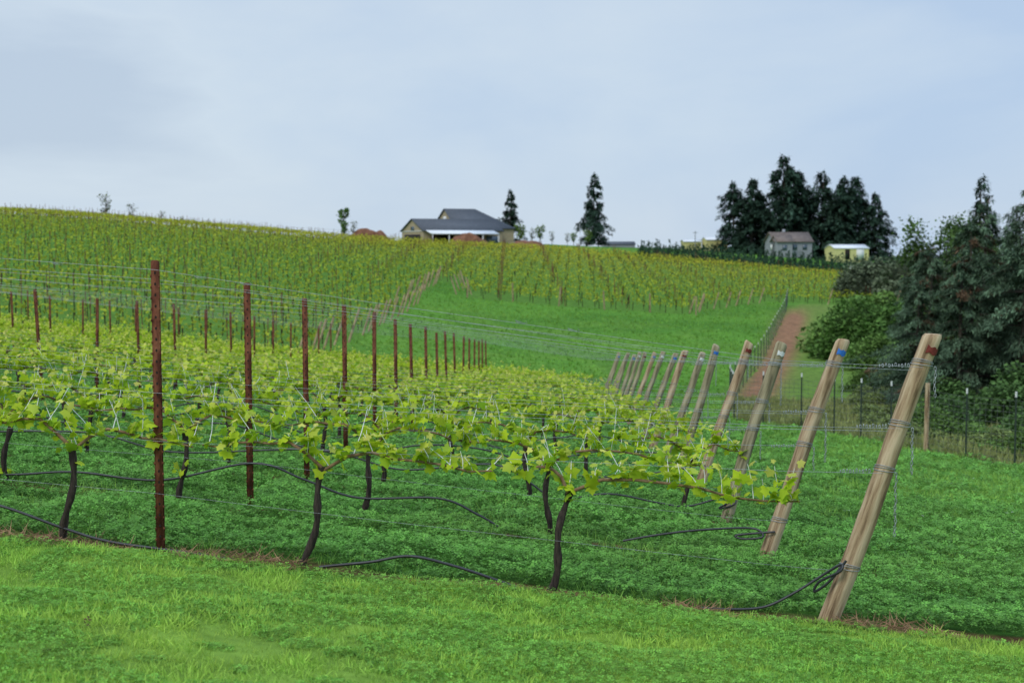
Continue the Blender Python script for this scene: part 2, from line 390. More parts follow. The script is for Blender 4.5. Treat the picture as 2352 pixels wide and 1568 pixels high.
for r in range(NROW):
    xe=1.99+.0825*r
    xl=-.42*(9+ROWD*r)-2
    x=x0s[r];first=True;i=0
    row=B()
    while x>xl:
        ra=min(.8,xe-x-.05) if first else .8
        if r==0 and first: ra=1.45
        if r>0 and first: ra=max(.35,min(1.3,xe-x+.1))
        la=.8
        if r==0 and first: la=.34
        if r==0 and i==1: ra=1.1
        lean={0:.13,1:.15,2:.09}.get(i) if r==0 else None
        lod=0 if r<2 else (1 if r<4 else 2)
        dens=1.25 if r==0 else 1.55
        if r<3:
            vb=B();vine(vb,x,r,[(-1,la),(1,ra)],lod,lean,.7,dens);vb.obj('grapevine',VM)
        else:
            vine(row,x,r,[(-1,la),(1,ra)],lod,lean,.74,1.8)
        x-=(1.6 if r==0 else 1.58*random.uniform(.96,1.04));first=False;i+=1
    if r>=3: row.obj('grapevine_row',VM)
# ---------------------------------------------------------------- steel posts
def steel_mesh():
    b=B();w=.018;dp=.024;t=.004;H=1.96
    b.box(-w,w,-t/2,t/2,-.3,H)
    b.box(-w-t,-w,-t/2,dp,-.3,H-.004);b.box(w,w+t,-t/2,dp,-.3,H-.004)
    b.box(-w-t-.006,-w-t,dp-.004,dp,-.3,H-.008);b.box(w+t,w+t+.006,dp-.004,dp,-.3,H-.008)
    z=.12
    while z<H-.05:
        for s in(-1,1):
            b.box(s*(w+t+.004)-.005,s*(w+t+.004)+.005,-.004,.006,z,z+.018)
        a=np.arange(8)*math.pi/4
        V=np.stack([.0065*np.cos(a),np.full(8,-t/2-.0015),.010*np.sin(a)+z+.03],-1);V=np.vstack([V,V.mean(0)[None]])
        q=np.arange(8);b.add(V,np.stack([q,(q+1)%8,np.full(8,8)],-1),1)
        z+=.072
    return b.mesh('steel_trellis_post',[M_rust,M_dark])
SM=steel_mesh()
for r in range(NROW):
    k=0
    while True:
        X=-2.31+.085*r-5.9*k
        Y=float(rowY(r,X))
        if X<-.42*Y-1:break
        o=bpy.data.objects.new('steel_trellis_post',SM);COL.objects.link(o)
        o.location=(X,Y,g1(X,Y)-.03+random.uniform(-.04,.03)*(r>1));o.rotation_euler=(random.gauss(0,.012),random.gauss(0,.016),random.gauss(0,.3))
        if r<4:o.rotation_euler=(0,-.004,.15)
        k+=1
# ---------------------------------------------------------------- wires, hoses
wires=B()
HT=[(1.62,1.86),(1.60,1.80),(1.24,1.06),(1.22,1.02),(.96,.745),(.34,.40)]
for r in range(NROW):
    xe=1.99+.0825*r;xs=-2.31+.085*r;xl=-.43*(9+ROWD*r)-3
    for w,(he,hs) in enumerate(HT):
        if r>3 and w in(1,3,5):continue
        if r>7 and w in(2,):continue
        P=[]
        xx=[xe+.34*he/1.0*.99]+list(np.linspace(xe-.3,xs,6))+list(np.arange(xs-1.95,xl,-1.95))
        for j,X in enumerate(xx):
            Y=float(rowY(r,X))+(.03 if w in(1,3) else -.03)
            f=np.clip((xe-X)/(xe-xs),0,1) if X<xe else 0
            hh=he*(1-f)+hs*f
            sag=-.02*math.sin(math.pi*((X-xs)%5.9)/5.9)*(1+.5*math.sin(r*3+w)) if X<xs else -.02*math.sin(math.pi*f)
            P.append([X,Y,float(plane(np.array(min(X,xe)),np.array(Y)))+hh+sag])
        rr=.0013 if r<3 else .0013
        if w==5: rr=.001
        wires.tube(P,rr,4,0,cap=False)
for X in(-2.05,-1.75,.35,-3.0,.02):
    Y=float(rowY(0,X));h=1.62+.24*np.clip((1.99-X)/4.3,0,1)
    z=float(plane(np.array(X),np.array(Y)))+h-.012
    P=[[X+.03*math.sin(i*1.3)+i*.008,Y-.03,z+.01*math.cos(i*1.7)] for i in range(8)]
    wires.tube(P,.0018,4,0)
wires.obj('trellis_wires',[M_wire])
def spl(pts):
    pts=np.array(pts,float);out=[]
    for i in range(len(pts)-1):
        p0=pts[max(i-1,0)];p1=pts[i];p2=pts[i+1];p3=pts[min(i+2,len(pts)-1)]
        for u in np.linspace(0,1,7,endpoint=False):
            out.append(.5*((2*p1)+(-p0+p2)*u+(2*p0-5*p1+4*p2-p3)*u*u+(-p0+3*p1-3*p2+p3)*u**3))
    out.append(pts[-1]);return np.array(out)
def hose(r,pts,rad=.0095):
    P=spl([[x,float(rowY(r,x))+(q[2] if len(q)>2 else -.02),float(plane(np.array(x),np.array(float(rowY(r,x)))))+q[1]] for q in pts for x in[q[0]]])
    b=B();b.tube(P,rad,8,0);b.obj('drip_irrigation_hose',[M_hose],smooth=True)
hose(0,[(-4.4,.36),(-3.9,.3),(-3.35,.21),(-3.0,.12),(-2.65,.05),(-2.15,.03),(-1.6,.0)])
hose(0,[(-1.25,.02),(-1.1,.05),(-.9,.09),(-.65,.15),(-.35,.11),(-.1,.05),(.05,.01)])
hose(0,[(1.2,.015),(1.4,.03),(1.6,.07),(1.78,.18),(1.95,.31),(2.05,.40,-.07),(2.04,.36,-.09),(1.93,.27,-.03),(1.9,.2,-.02),(1.98,.28,-.06),(2.08,.43,-.08)],.0085)
hose(1,[(-6,.2),(-5,.08),(-4.35,.1),(-3.75,.18),(-3.0,.18),(-2.2,.4),(-1.75,.30),(-1.3,.19),(-.62,.25),(-.3,.15),(-.1,.05)])
hose(1,[(.92,.05),(1.2,.13),(1.55,.21),(1.97,.27),(2.05,.22,-.08),(1.9,.18,-.05),(1.85,.2,-.02),(2.15,.27,-.07)],.009)
hose(2,[(-6,.15),(-4.5,.3),(-3.6,.18),(-2.5,.3),(-1.9,.35),(-1.2,.22),(-.6,.3),(-.1,.35),(.4,.07)])
hose(2,[(.55,.07),(1.0,.18),(1.5,.14),(1.8,.14),(2.2,.29),(2.25,.22,-.08),(2.1,.15),(2.3,.3,-.08)])
for r in(3,4,5):
    hose(r,[(x,.22+.13*math.sin(x*2.1+r)) for x in np.arange(2.1,-.4*(9+2.75*r)-1,-.8)],.011)
# ---------------------------------------------------------------- wooden end posts
def ring_link(b,c,ax,m=0,s=.011):
    a=np.arange(9)*2*math.pi/8
    if ax==0:P=np.stack([c[0]+.55*s*np.cos(a),np.full(9,c[1]),c[2]+s*np.sin(a)],-1)
    else:P=np.stack([np.full(9,c[0]),c[1]+.55*s*np.cos(a),c[2]+s*np.sin(a)],-1)
    b.tube(P,.0026,4,m,cap=False)
marks=[M_red,M_blue,M_white,M_red,M_blue,M_white,M_red,M_blue,M_white,M_blue,M_red,M_white,M_blue,M_red,M_white,M_blue,M_red]
for r in range(NROW):
    X=1.99+.0825*r;Y=float(rowY(r,X));z=g1(X,Y)
    e=empty('wooden_end_post',(X,Y,z))
    L=1.93+random.uniform(-.04,.04) if r>1 else (1.92,1.93)[r]
    ang=math.atan2(.62,1.82)*((1.03,1.0)[r] if r<2 else random.uniform(.85,1.1))
    n=20;K=46;rad=.058 if r<3 else random.uniform(.052,.062)
    a=np.arange(n)*2*np.pi/n
    zz=np.concatenate([np.linspace(-.25,L-.02,K),[L]])
    V=[]
    for i,q in enumerate(zz):
        rr=rad*(1.08-.10*max(q,0)/L)*(1+.07*(vnoise(np.cos(a)*2+r*5,q*2+np.sin(a)*2,9)-.5)*2+.035*(vnoise(np.cos(a)*7+r*5,q*9,19)-.5)*2)
        if i==K: rr=rr-.010
        V.append(np.stack([rr*np.cos(a)+.01*math.sin(q*3+r),rr*np.sin(a),np.full(n,q)+ (i>=K-1)*.014*np.cos(a*1+r)],-1))
    V=np.vstack(V);i=np.arange(K)[:,None]*n;j=np.arange(n)[None];j2=(j+1)%n
    b=B();b.add(V,np.stack([i+j,i+j2,i+n+j2,i+n+j],-1).reshape(-1,4))
    top=np.vstack([V[-n:],V[-n:].mean(0)[None]]);q=np.arange(n);b.add(top,np.stack([q,(q+1)%n,np.full(n,n)],-1))
    po=b.obj('post',[M_wood if r in(0,1,3,6,9) else M_wood2],smooth=True,parent=e);po.rotation_euler=(0,ang,0)
    b=B();aa=np.linspace(math.radians(-112),math.radians(-38),9);rm=rad*1.03+.005
    ox=.01*math.sin((L-.1)*3+r)
    zt=L-.125
    V=np.vstack([np.stack([rm*np.cos(aa)+ox,rm*np.sin(aa),zt+.006*np.sin(aa*7)],-1),np.stack([rm*np.cos(aa)+ox,rm*np.sin(aa),zt+.045+.006*np.sin(aa*9)],-1)])
    q=np.arange(8);b.add(V,np.stack([q,q+1,q+10,q+9],-1))
    mk=b.obj('paint_mark',[marks[r]],parent=e);mk.rotation_euler=(0,ang,0)
    if r<9:
        b=B();sa,ca=math.sin(ang),math.cos(ang)
        for wi,h in enumerate((1.62,1.24,.96,.34)):
            s_=h/ca
            for dz in((0,.012,.02) if r<4 else(0,)):
                a2=np.linspace(0,2*np.pi,17);rw=rad*(1.09)+.003
                lx=rw*np.cos(a2)+.01*math.sin(s_*3+r);ly=rw*np.sin(a2);lz=np.full(17,s_+dz)+.014*np.cos(a2+dz*60)
                P=np.stack([lx*ca+lz*sa,ly,-lx*sa+lz*ca],-1)
                b.tube(P,.0023,4,0,cap=False)
            if r<5 and wi<3:
                for k in range(10):
                    ring_link(b,(h*math.tan(ang)-rad-.04-.02*k,-.03,h+.004*math.sin(k*2)),k%2,0,.011)
                cx=h*math.tan(ang)+rad+.005;cz=h-.02
                for k in range(int(9+5*((wi+r)%3))):
                    ring_link(b,(cx+.003*math.sin(k),-.045,cz-.021*k),k%2,0,.013)
        b.obj('wire_ties_and_chain',[M_wire],parent=e)
# ---------------------------------------------------------------- far hillside vineyards
far=B();fp=B();fe=B()
hx=[];hy=[]
for j in range(66):
    Yr=63+ROWD*j
    xx=np.arange(-.5*Yr-3,.29*Yr+2,1.5)+rng.uniform(0,.4)
    yy=Yr-.03*xx
    m=farmask(xx,yy)>.5
    hx.append(xx[m]);hy.append(yy[m])
    xp=np.arange(round((-.5*Yr-3)/5.9)*5.9-1.2,.29*Yr+2,5.9)
    yp=Yr-.03*xp;mp=farmask(xp,yp)>.5
    for X,Yv in zip(xp[mp]+(0 if Yr>127 else 2.1*math.sin(j*2.3))+rng.normal(0,.15,mp.sum()),yp[mp]):
        z=g1(X,Yv);lx=random.gauss(0,.05)
        fp.tube([[X,Yv,z-.1],[X+lx,Yv,z+random.uniform(1.4,1.75)]],.021+.00003*Yv,4,0)
    if m.any():
        for s in np.flatnonzero(np.diff(m.astype(int))):
            X=xx[s]+.6;Yv=yy[s]
            if Yv<165:
                z=g1(X,Yv);dirn=1 if m[s] else -1
                fe.tube([[X,Yv,z-.1],[X+.55*dirn,Yv,z+1.6]],.06,6,0)
for X in np.arange(-4,17,4.1):
    z=g1(X,127.5);fe.tube([[X,127.5,z-.1],[X+random.gauss(0,.08),127.3,z+1.7]],.065,6,0)
hx=np.concatenate(hx);hy=np.concatenate(hy);n=len(hx);hz=gz(hx,hy)
tk=np.array([[-.03,0,0],[.03,0,0],[.035,.02,.75],[-.025,.02,.75]])
far.inst(tk,[[0,1,2,3]],np.stack([hx,hy,hz],-1),rots(n,rng.uniform(-.5,.5,n),0,.12),np.ones(n),0,np.tile([.04,.03,.02],(n,1)))
for k in range(16):
    px=hx+rng.uniform(-.8,.8,n);py=hy+rng.normal(0,.1,n);pz=hz+rng.uniform(.6,1.0,n)
    c=np.array([.42,.47,.05])*rng.uniform(.6,1.2,n)[:,None]*(1+np.array([.3,.08,.2])*sst(140,230,hy)[:,None])
    dkm=rng.uniform(0,1,n)<.25;c[dkm]*=[.6,.75,.75]
    far.inst(lqT,lqF,np.stack([px,py,pz],-1),rots(n,None,.2,1.4),rng.uniform(.12,.24,n)*(1+hy*.0010),0,c)
far.obj('hillside_vineyard',[M_far]);fp.obj('hillside_trellis_posts',[M_rust2]);fe.obj('hillside_end_posts',[M_wood])
# ridge fence
b=B()
xs=np.arange(-100,-27,2.6);top=[]
for X in xs:
    Yv=238;z=g1(X,Yv);b.tube([[X,Yv,z],[X+random.gauss(0,.04),Yv,z+random.uniform(1.5,2.0)]],.04,4,0);top.append([X,Yv,z+1.5])
for h in(0,-.4,-.8):b.tube(np.array(top)+[0,0,h],.018,3,0,cap=False)
b.obj('ridge_fence',[noisy('grey_post',(.25,.25,.25),(.35,.35,.35))])
# ---------------------------------------------------------------- trees
def conifer_mesh(H,R,nl,ls,seed,col=(.022,.045,.025),gap=.15,brown=0,low=.04,qw=.35,top_pow=.75):
    r=np.random.default_rng(seed);b=B()
    k=8;tt=np.linspace(0,1,k)
    b.tube(np.stack([.1*np.sin(tt*3+seed),.1*np.cos(tt*2),H*tt*.97],-1),H*.02*(1-tt*.9),7,0)
    nb=int(H*10)+60
    hb=r.uniform(low,1,nb)**.9;ab=r.uniform(0,2*np.pi,nb)
    prof=(1-hb)**top_pow*(.85+.15*np.sin(hb*9+seed))
    Lb=R*prof*r.uniform(.55,1.25,nb)+.12*R*(1-hb)+.05*R
    lump=1+.4*(vnoise(ab*1.2,hb*6,seed)-.5)*2;Lb*=lump
    keep=r.uniform(0,1,nb)>gap*.6;hb,ab,Lb=hb[keep],ab[keep],Lb[keep];nb=len(hb)
    for i in range(0,nb,2):
        d=np.array([math.cos(ab[i]),math.sin(ab[i]),0])
        b.tube([[0,0,hb[i]*H],d*Lb[i]*.5+[0,0,hb[i]*H],d*Lb[i]*.95+[0,0,hb[i]*H-.22*Lb[i]]],[.006*H*(1-hb[i])+.01,.02,.008],3,0,cap=False)
    w=Lb/Lb.sum();idx=r.choice(nb,nl,p=w)
    s=r.uniform(.1,1,nl)**.6
    x=Lb[idx]*s;lat=r.normal(0,.12,nl)*Lb[idx]*(1.1-s*.5)
    a=ab[idx]
    P=np.stack([x*np.cos(a)-lat*np.sin(a),x*np.sin(a)+lat*np.cos(a),hb[idx]*H+.10*x-.32*s*s*Lb[idx]+r.normal(0,ls*.4,nl)-abs(r.normal(0,ls*.5,nl))],-1)
    P[:,2]=np.maximum(P[:,2],.05)
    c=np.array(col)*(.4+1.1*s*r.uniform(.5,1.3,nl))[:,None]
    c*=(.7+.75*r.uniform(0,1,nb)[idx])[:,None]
    if brown>0:
        bm=(r.uniform(0,1,nb)[idx]<brown);c[bm]=np.array([.15,.095,.055])*r.uniform(.5,1.2,bm.sum())[:,None]
    T=np.array([[-qw,0,0],[qw,0,0],[qw*.5,1,-.15],[-qw*.5,1,-.15]])
    yaw=a-np.pi/2+r.normal(0,.6,nl);tl=r.normal(-.25,.45,nl)
    cy,sy=np.cos(yaw),np.sin(yaw);ct,st=np.cos(tl),np.sin(tl);z=np.zeros(nl)
    Rm=np.stack([np.stack([cy,-sy*ct,sy*st],-1),np.stack([sy,cy*ct,-cy*st],-1),np.stack([z,st,ct],-1)],1)
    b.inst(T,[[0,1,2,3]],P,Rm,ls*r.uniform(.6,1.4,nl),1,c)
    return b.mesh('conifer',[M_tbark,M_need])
def place(name,me,X,Y,rot=0,s=(1,1,1),sink=.1):
    o=bpy.data.objects.new(name,me);COL.objects.link(o);o.location=(X,Y,g1(X,Y)-sink);o.rotation_euler=(0,0,rot);o.scale=s;return o
C1=[conifer_mesh(14,4.6,8500,.46,s,col=(.032,.06,.04),gap=.3,qw=.28,top_pow=.6) for s in(1,2,3)]
C2=conifer_mesh(13.5,4.1,7500,.42,5,col=(.032,.06,.04),gap=.3,qw=.28,top_pow=.75)
for i,(X,Y,H) in enumerate([(44,284,14.2),(46.8,278,15),(49.6,286,13),(53.2,280,19.8),(56.6,284,17.2),(61.4,282,17.4),(64.4,278,16.2),(67.8,282,16.5),(71,279,13.5),(59,288,13),(51,276,11),(66,287,15)]):
    s=H/14;place('fir_tree',C1[i%3],X,Y,i*1.7,(s*1.08,s*1.05,s))
place('fir_tree',C2,-.3,290,1,(.88,.88,.80),-.2);place('fir_tree',C2,16.4,285,2.2,(1.05,1.05,1.05),-.5)
D=[conifer_mesh(8,2.7,24000,.15,s,col=(.075,.12,.07),gap=.2,brown=.13,low=0,qw=.15,top_pow=.65) for s in(11,12,13)]
for i,(X,Y,H) in enumerate([(17.4,61,5.6),(18.4,58,6.6),(20,62,8.1),(20.6,57,8.7),(22.2,60,9.4),(25.0,58,9.6),(22.5,68,9.6),(20.3,70,7.4),(28,63,10),(26,72,10.4),(30,75,10.5),(23,52,7.6),(18.8,64,7.2)]):
    s=H/8;place('spruce_tree',D[i%3],X,Y,i*2.1,(s*1.15,s*1.15,s))
place('spruce_tree',conifer_mesh(12.5,2.6,9000,.26,21,col=(.035,.065,.042),qw=.2),32.9,100,0)
def broad_mesh(H,R,nl,ls,seed,col,trunkh=.25,name='tree'):
    global rng
    r=np.random.default_rng(seed);b=B()
    b.tube([[0,0,0],[.02*H,0,H*.4],[0,.01*H,H*.85]],[H*.022,H*.014,H*.004],6,0)
    nb=26;ends=[]
    for i in range(nb):
        h=r.uniform(trunkh,.8)*H;a=r.uniform(0,6.28)
        pr=math.sin(math.pi*min(1,max(.12,(h/H-trunkh*.6)/(1.05-trunkh*.6))))
        L=R*pr*r.uniform(.6,1)
        e=np.array([math.cos(a)*L,math.sin(a)*L,h+L*.5+.04*H]);b.tube([[0,0,h],e*[.5,.5,0]+[0,0,h+(e[2]-h)*.4],e],[H*.008,H*.005,H*.002],4,0,cap=False);ends.append(e)
        for q in range(3):
            e2=e+r.normal(0,.16*R,3)+[0,0,.06*H*r.uniform()];b.tube([e*.6+np.array([0,0,h*.4]),e2],[H*.004,H*.0015],3,0,cap=False);ends.append(e2)
    ends=np.array(ends);idx=r.choice(len(ends),nl)
    P=ends[idx]+r.normal(0,.13*R,(nl,3))
    cl=r.uniform(.6,1.3,len(ends))[idx]
    c=np.array(col)*(cl*r.uniform(.7,1.2,nl))[:,None]
    sv=rng;rng=r;Rm=rots(nl,None,0,1.5);rng=sv
    b.inst(lqT,lqF,P,Rm,ls*r.uniform(.6,1.3,nl),1,c)
    return b.mesh(name,[M_tbark,M_need])
place('young_tree',broad_mesh(4.9,.95,1100,.24,31,(.12,.22,.045),trunkh=.15),-28.3,240,0,(1,1,1.15))
M_bt=broad_mesh(3.4,.9,110,.2,32,(.16,.19,.09));
for X,Y,s in[(-26.6,240,1),(-67.7,238,1.5),(-63.3,238,1.1),(-58.5,238,.8),(-55,238,.6),(4,285,1),(7.7,275,.85),(11,283,.8)]: place('bare_young_tree',M_bt,X,Y,X,(s,s,s))
M_yt=broad_mesh(3.8,.8,420,.24,33,(.14,.23,.045))
for X,Y,s in[(1.6,262,1.1),(5.4,275,1.05),(12.1,280,.75),(14.3,268,.9)]:place('young_tree',M_yt,X,Y,X,(s,s,s))
place('maple_tree',broad_mesh(8.8,3.0,9000,.2,41,(.08,.14,.04),trunkh=.1),29.8,98)
place('maple_tree',broad_mesh(7.6,3.2,9000,.2,42,(.07,.12,.04),trunkh=.05),33,93)
def bush_mesh(rx,ry,h,nl,ls,seed,col,lobes=16,name='bush'):
    global rng
    r=np.random.default_rng(seed);b=B()
    L=[]
    for i in range(lobes):
        a=r.uniform(0,6.28);q=r.uniform(0,1)**.5
        L.append([math.cos(a)*q*rx*.72,math.sin(a)*q*ry*.72,h*(1-q*q)*r.uniform(.25,.72),min(rx,h)*r.uniform(.28,.5)])
    L=np.array(L)
    idx=r.choice(lobes,nl,p=L[:,3]**2/(L[:,3]**2).sum())
    d=r.normal(0,1,(nl,3));d[:,2]=np.abs(d[:,2])*1.1-.35;d/=np.linalg.norm(d,axis=1)[:,None]
    P=L[idx,:3]+d*(L[idx,3]*r.uniform(.72,1.14,nl))[:,None];P[:,2]=np.maximum(P[:,2],.02)
    c=np.array(col)*(r.uniform(.6,1.35,lobes)[idx]*r.uniform(.6,1.3,nl))[:,None]
    sv=rng;rng=r;Rm=rots(nl,None,0,1.2);rng=sv
    b.inst(lqT,lqF,P,Rm,ls*r.uniform(.6,1.4,nl),0,c)
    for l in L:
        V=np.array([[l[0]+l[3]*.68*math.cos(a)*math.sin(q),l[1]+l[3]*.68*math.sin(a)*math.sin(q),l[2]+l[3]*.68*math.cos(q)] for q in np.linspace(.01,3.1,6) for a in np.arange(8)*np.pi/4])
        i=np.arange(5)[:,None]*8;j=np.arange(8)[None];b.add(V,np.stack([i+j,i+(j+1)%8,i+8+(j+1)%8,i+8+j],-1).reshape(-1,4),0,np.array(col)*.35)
    return b.mesh(name,[M_need])
IV=[bush_mesh(3.6,3,4,14000,.2,51,(.10,.2,.045),22),bush_mesh(3,2.6,3,12000,.2,52,(.13,.23,.055),20)]
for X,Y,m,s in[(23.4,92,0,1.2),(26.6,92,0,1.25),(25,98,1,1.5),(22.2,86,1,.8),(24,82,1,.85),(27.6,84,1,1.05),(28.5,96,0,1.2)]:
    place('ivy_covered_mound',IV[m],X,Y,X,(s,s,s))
BB=[bush_mesh(1.6,1.3,1.3,8000,.085,61,(.13,.23,.055)),bush_mesh(1.8,1.5,1.2,8000,.09,62,(.19,.25,.08)),bush_mesh(2,1.6,1.6,8000,.11,63,(.09,.17,.05))]
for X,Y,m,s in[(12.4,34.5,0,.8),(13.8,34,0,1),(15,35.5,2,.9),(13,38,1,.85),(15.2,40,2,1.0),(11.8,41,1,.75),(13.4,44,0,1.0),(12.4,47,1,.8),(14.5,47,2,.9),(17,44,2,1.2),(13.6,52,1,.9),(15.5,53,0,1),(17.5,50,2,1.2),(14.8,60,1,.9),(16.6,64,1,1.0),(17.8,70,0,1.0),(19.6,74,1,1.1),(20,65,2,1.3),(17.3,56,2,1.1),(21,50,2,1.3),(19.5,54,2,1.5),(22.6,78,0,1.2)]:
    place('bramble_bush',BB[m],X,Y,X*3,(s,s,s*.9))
OL=bush_mesh(4.5,3,4.2,9000,.28,71,(.13,.165,.095),20)
for X,Y,s in[(41.5,165,1.15),(45,158,1.4),(48.5,152,1.55),(53,148,1.8),(46,145,1.2),(43,140,.9),(58,150,2.0),(50,135,1.4),(43,128,.8),(47,120,1.1),(40,112,.75),(44,108,1.1),(38,100,.9)]:
    place('olive_thicket',OL,X,Y,X,(s,s,s))
# christmas tree plantation
b=B();r=rng
X,Y=[],[]
for j in range(9):
    yy=224+j*2.6;xa=np.arange(.088*yy,.27*yy,1.15)+r.uniform(0,1);X.append(xa+r.normal(0,.15,len(xa)));Y.append(np.full(len(xa),yy)+r.normal(0,.15,len(xa))-.12*(xa-20))
X=np.concatenate(X);Y=np.concatenate(Y);n=len(X);Z=gz(X,Y);H=r.uniform(1.5,2.9,n)
for k in range(46):
    f=r.uniform(0,1,n)**1.4;a=r.uniform(0,6.28,n);rr=.66*(1-f)*r.uniform(.5,1,n)
    P=np.stack([X+rr*np.cos(a),Y+rr*np.sin(a),Z+f*H*.93+.05],-1)
    b.inst(lqT,lqF,P,rots(n,None,.3,1.5),r.uniform(.16,.36,n),0,np.array([.035,.07,.04])*r.uniform(.6,1.5,n)[:,None])
b.obj('christmas_tree_plantation',[M_need])
# ---------------------------------------------------------------- dirt mounds
def mound(X,Y,rx,ry,h,seed):
    xs=np.linspace(-1,1,26);U,Vv=np.meshgrid(xs,xs);q=np.clip(1-(U**2+Vv**2),0,1)
    z=h*q**.8*(.65+.7*vnoise(U*3+seed,Vv*3,seed));P=np.stack([U*rx,Vv*ry,z-.15],-1).reshape(-1,3)
    i=np.arange(25)[:,None]*26;j=np.arange(25)[None];b=B();b.add(P,np.stack([i+j,i+j+1,i+27+j,i+26+j],-1).reshape(-1,4))
    b.obj('dirt_mound',[M_dirt],smooth=True,loc=(X,Y,g1(X,Y)))
mound(-24.5,240,4.0,2,2.3,1);mound(-7.4,247,3.8,2,2.2,2);mound(2.2,250,4,2,1.3,3)
# ---------------------------------------------------------------- buildings
def gable(b,u0,u1,v0,v1,ze,zr,mw,mr,over=.3,hipR=0,th=.16):
    vm=(v0+v1)/2
    b.add([[u0,v0,-1],[u0,v1,-1],[u0,v1,ze],[u0,v0,ze]],[[0,1,2,3]],mw);b.add([[u1,v0,-1],[u1,v1,-1],[u1,v1,ze],[u1,v0,ze]],[[0,1,2,3]],mw)
    b.add([[u0,v0,-1],[u1,v0,-1],[u1,v0,ze],[u0,v0,ze]],[[0,1,2,3]],mw);b.add([[u0,v1,-1],[u1,v1,-1],[u1,v1,ze],[u0,v1,ze]],[[0,1,2,3]],mw)
    b.add([[u0,v0,ze],[u0,v1,ze],[u0,vm,zr-.05]],[[0,1,2]],mw)
    if not hipR:b.add([[u1,v0,ze],[u1,v1,ze],[u1,vm,zr-.05]],[[0,1,2]],mw)
    sl=(zr-ze)/(vm-v0)
    for s,ve in((1,v0-over),(-1,v1+over)):
        zb=ze-sl*over
        T=np.array([[u0-over,ve,zb],[u1+over,ve,zb],[u1+over-hipR,vm,zr],[u0-over,vm,zr]],float);Bt=T.copy();Bt[:,2]+=th
        b.add(np.vstack([T,Bt]),[[0,3,2,1],[4,5,6,7],[0,1,5,4],[1,2,6,5],[2,3,7,6],[3,0,4,7]],mr)
    if hipR:
        zb=ze-sl*over
        b.add([[u1+over,v0-over,zb+th],[u1+over,v1+over,zb+th],[u1+over-hipR,vm,zr+th]],[[0,1,2]],mr)
def building(name,X,Y,rot,fn,mats,dz=0,sc=1):
    e=empty(name,(X,Y,g1(X,Y)+dz));e.rotation_euler=(0,0,rot);e.scale=(sc,sc,sc)
    for pname,f in fn:
        b=B();f(b);b.obj(pname,mats,parent=e)
MB=[M_tan,M_roof,M_wroof,M_dark,M_white,M_glass]
def bw(b):gable(b,0,16.5,0,11,2.6,4.8,0,1)
def bm(b):gable(b,8.3,20.5,3,15,3.2,6.9,0,1,hipR=6)
def bp(b):
    b.add([[.4,-3,1.9],[14.5,-3,1.9],[14.5,-.25,2.55],[.4,-.25,2.55],[.4,-3,2.05],[14.5,-3,2.05],[14.5,-.25,2.7],[.4,-.25,2.7]],[[0,3,2,1],[4,5,6,7],[0,1,5,4],[1,2,6,5],[2,3,7,6],[3,0,4,7]],2)
    for u in(.6,4,7.6,11,14.3):b.box(u,u+.16,-2.9,-2.74,-1,1.9,4)
def bo(b):
    b.box(2,6.2,-.06,.02,-.5,1.8,3);b.box(7,12.5,-.06,.02,-.5,1.8,3)
    b.box(-.05,.02,1.5,9.5,-.5,1.9,3);b.box(-.06,.02,4.6,6.2,2.6,3.4,5)
    b.box(8.22,8.3,8.3,9.8,4.6,5.5,4);b.box(13,15.5,-.5,-.1,0,1.6,5)
    b.box(-.08,-.02,-.1,11.1,2.45,2.6,4)
building('barn',-15.9,256,math.radians(26),[('wing',bw),('main_hall',bm),('porch_roof',bp),('openings',bo)],MB,-.2,.95)
def h1(b):gable(b,0,7.5,0,6,2.6,4.3,0,1)
def h2(b):gable(b,0,3,-1.6,2,2.6,3.7,0,1)
def h3(b):
    for u in(.8,3.6,5.6):b.box(u,u+.9,-.05,.02,1,2,2)
    b.box(2.6,3.1,3,3.5,3.5,5,0);b.box(1,1.9,-1.66,-1.6,.9,1.9,2);b.box(-.05,.02,1.5,2.6,1,2,3)
building('farmhouse',48.3,262,math.radians(8),[('walls_and_roof',h1),('porch_gable',h2),('windows_chimney',h3)],[M_grey,M_broof,M_glass,M_white],.3,.95)
def s1(w,d,ze,zr):
    return lambda b:gable(b,0,w,0,d,ze,zr,0,1,over=.15,th=.08)
def s2(b):b.box(2.2,3.2,-.04,.02,-.3,1.7,2);b.box(4.6,6.2,-.04,.02,-.3,1.8,3)
building('yellow_shed',57.5,254,math.radians(10),[('walls_and_roof',s1(7.2,5,1.9,2.6)),('doors',s2)],[M_cream,M_wroof,M_dark,M_white],.8,.9)
building('yellow_shed',39.3,288,.1,[('walls_and_roof',s1(4.4,4,1.4,2))],[M_cream,M_wroof],.9)
building('yellow_shed',35,290,.1,[('walls_and_roof',s1(3.6,3,.8,1.2))],[M_cream,M_wroof],.8)
building('distant_house',20.5,318,.05,[('walls_and_roof',s1(7,4,.6,1.2))],[M_grey,M_roof],.1)
b=B();b.tube([[0,0,-.5],[0,0,3.9]],[.09,.07],6);b.box(-.5,.5,-.05,.05,3.5,3.6);b.obj('utility_pole',[M_grey],loc=(37,288,g1(37,288)))
b=B();b.tube([[0,0,0],[0,0,.9]],.05,6)
for q in range(5):
    r0,r1=q*.09,(q+1)*.09;a=np.arange(16)*2*np.pi/16
    V=np.vstack([np.stack([r0*np.cos(a),np.full(16,-.1+.3*(.25-r0*r0)),1.1+r0*np.sin(a)],-1),np.stack([r1*np.cos(a),np.full(16,-.1+.3*(.25-r1*r1)),1.1+r1*np.sin(a)],-1)])
    j=np.arange(16);b.add(V,np.stack([j,(j+1)%16,16+(j+1)%16,16+j],-1))
b.obj('satellite_dish',[M_white],loc=(50.5,212,g1(50.5,212)))
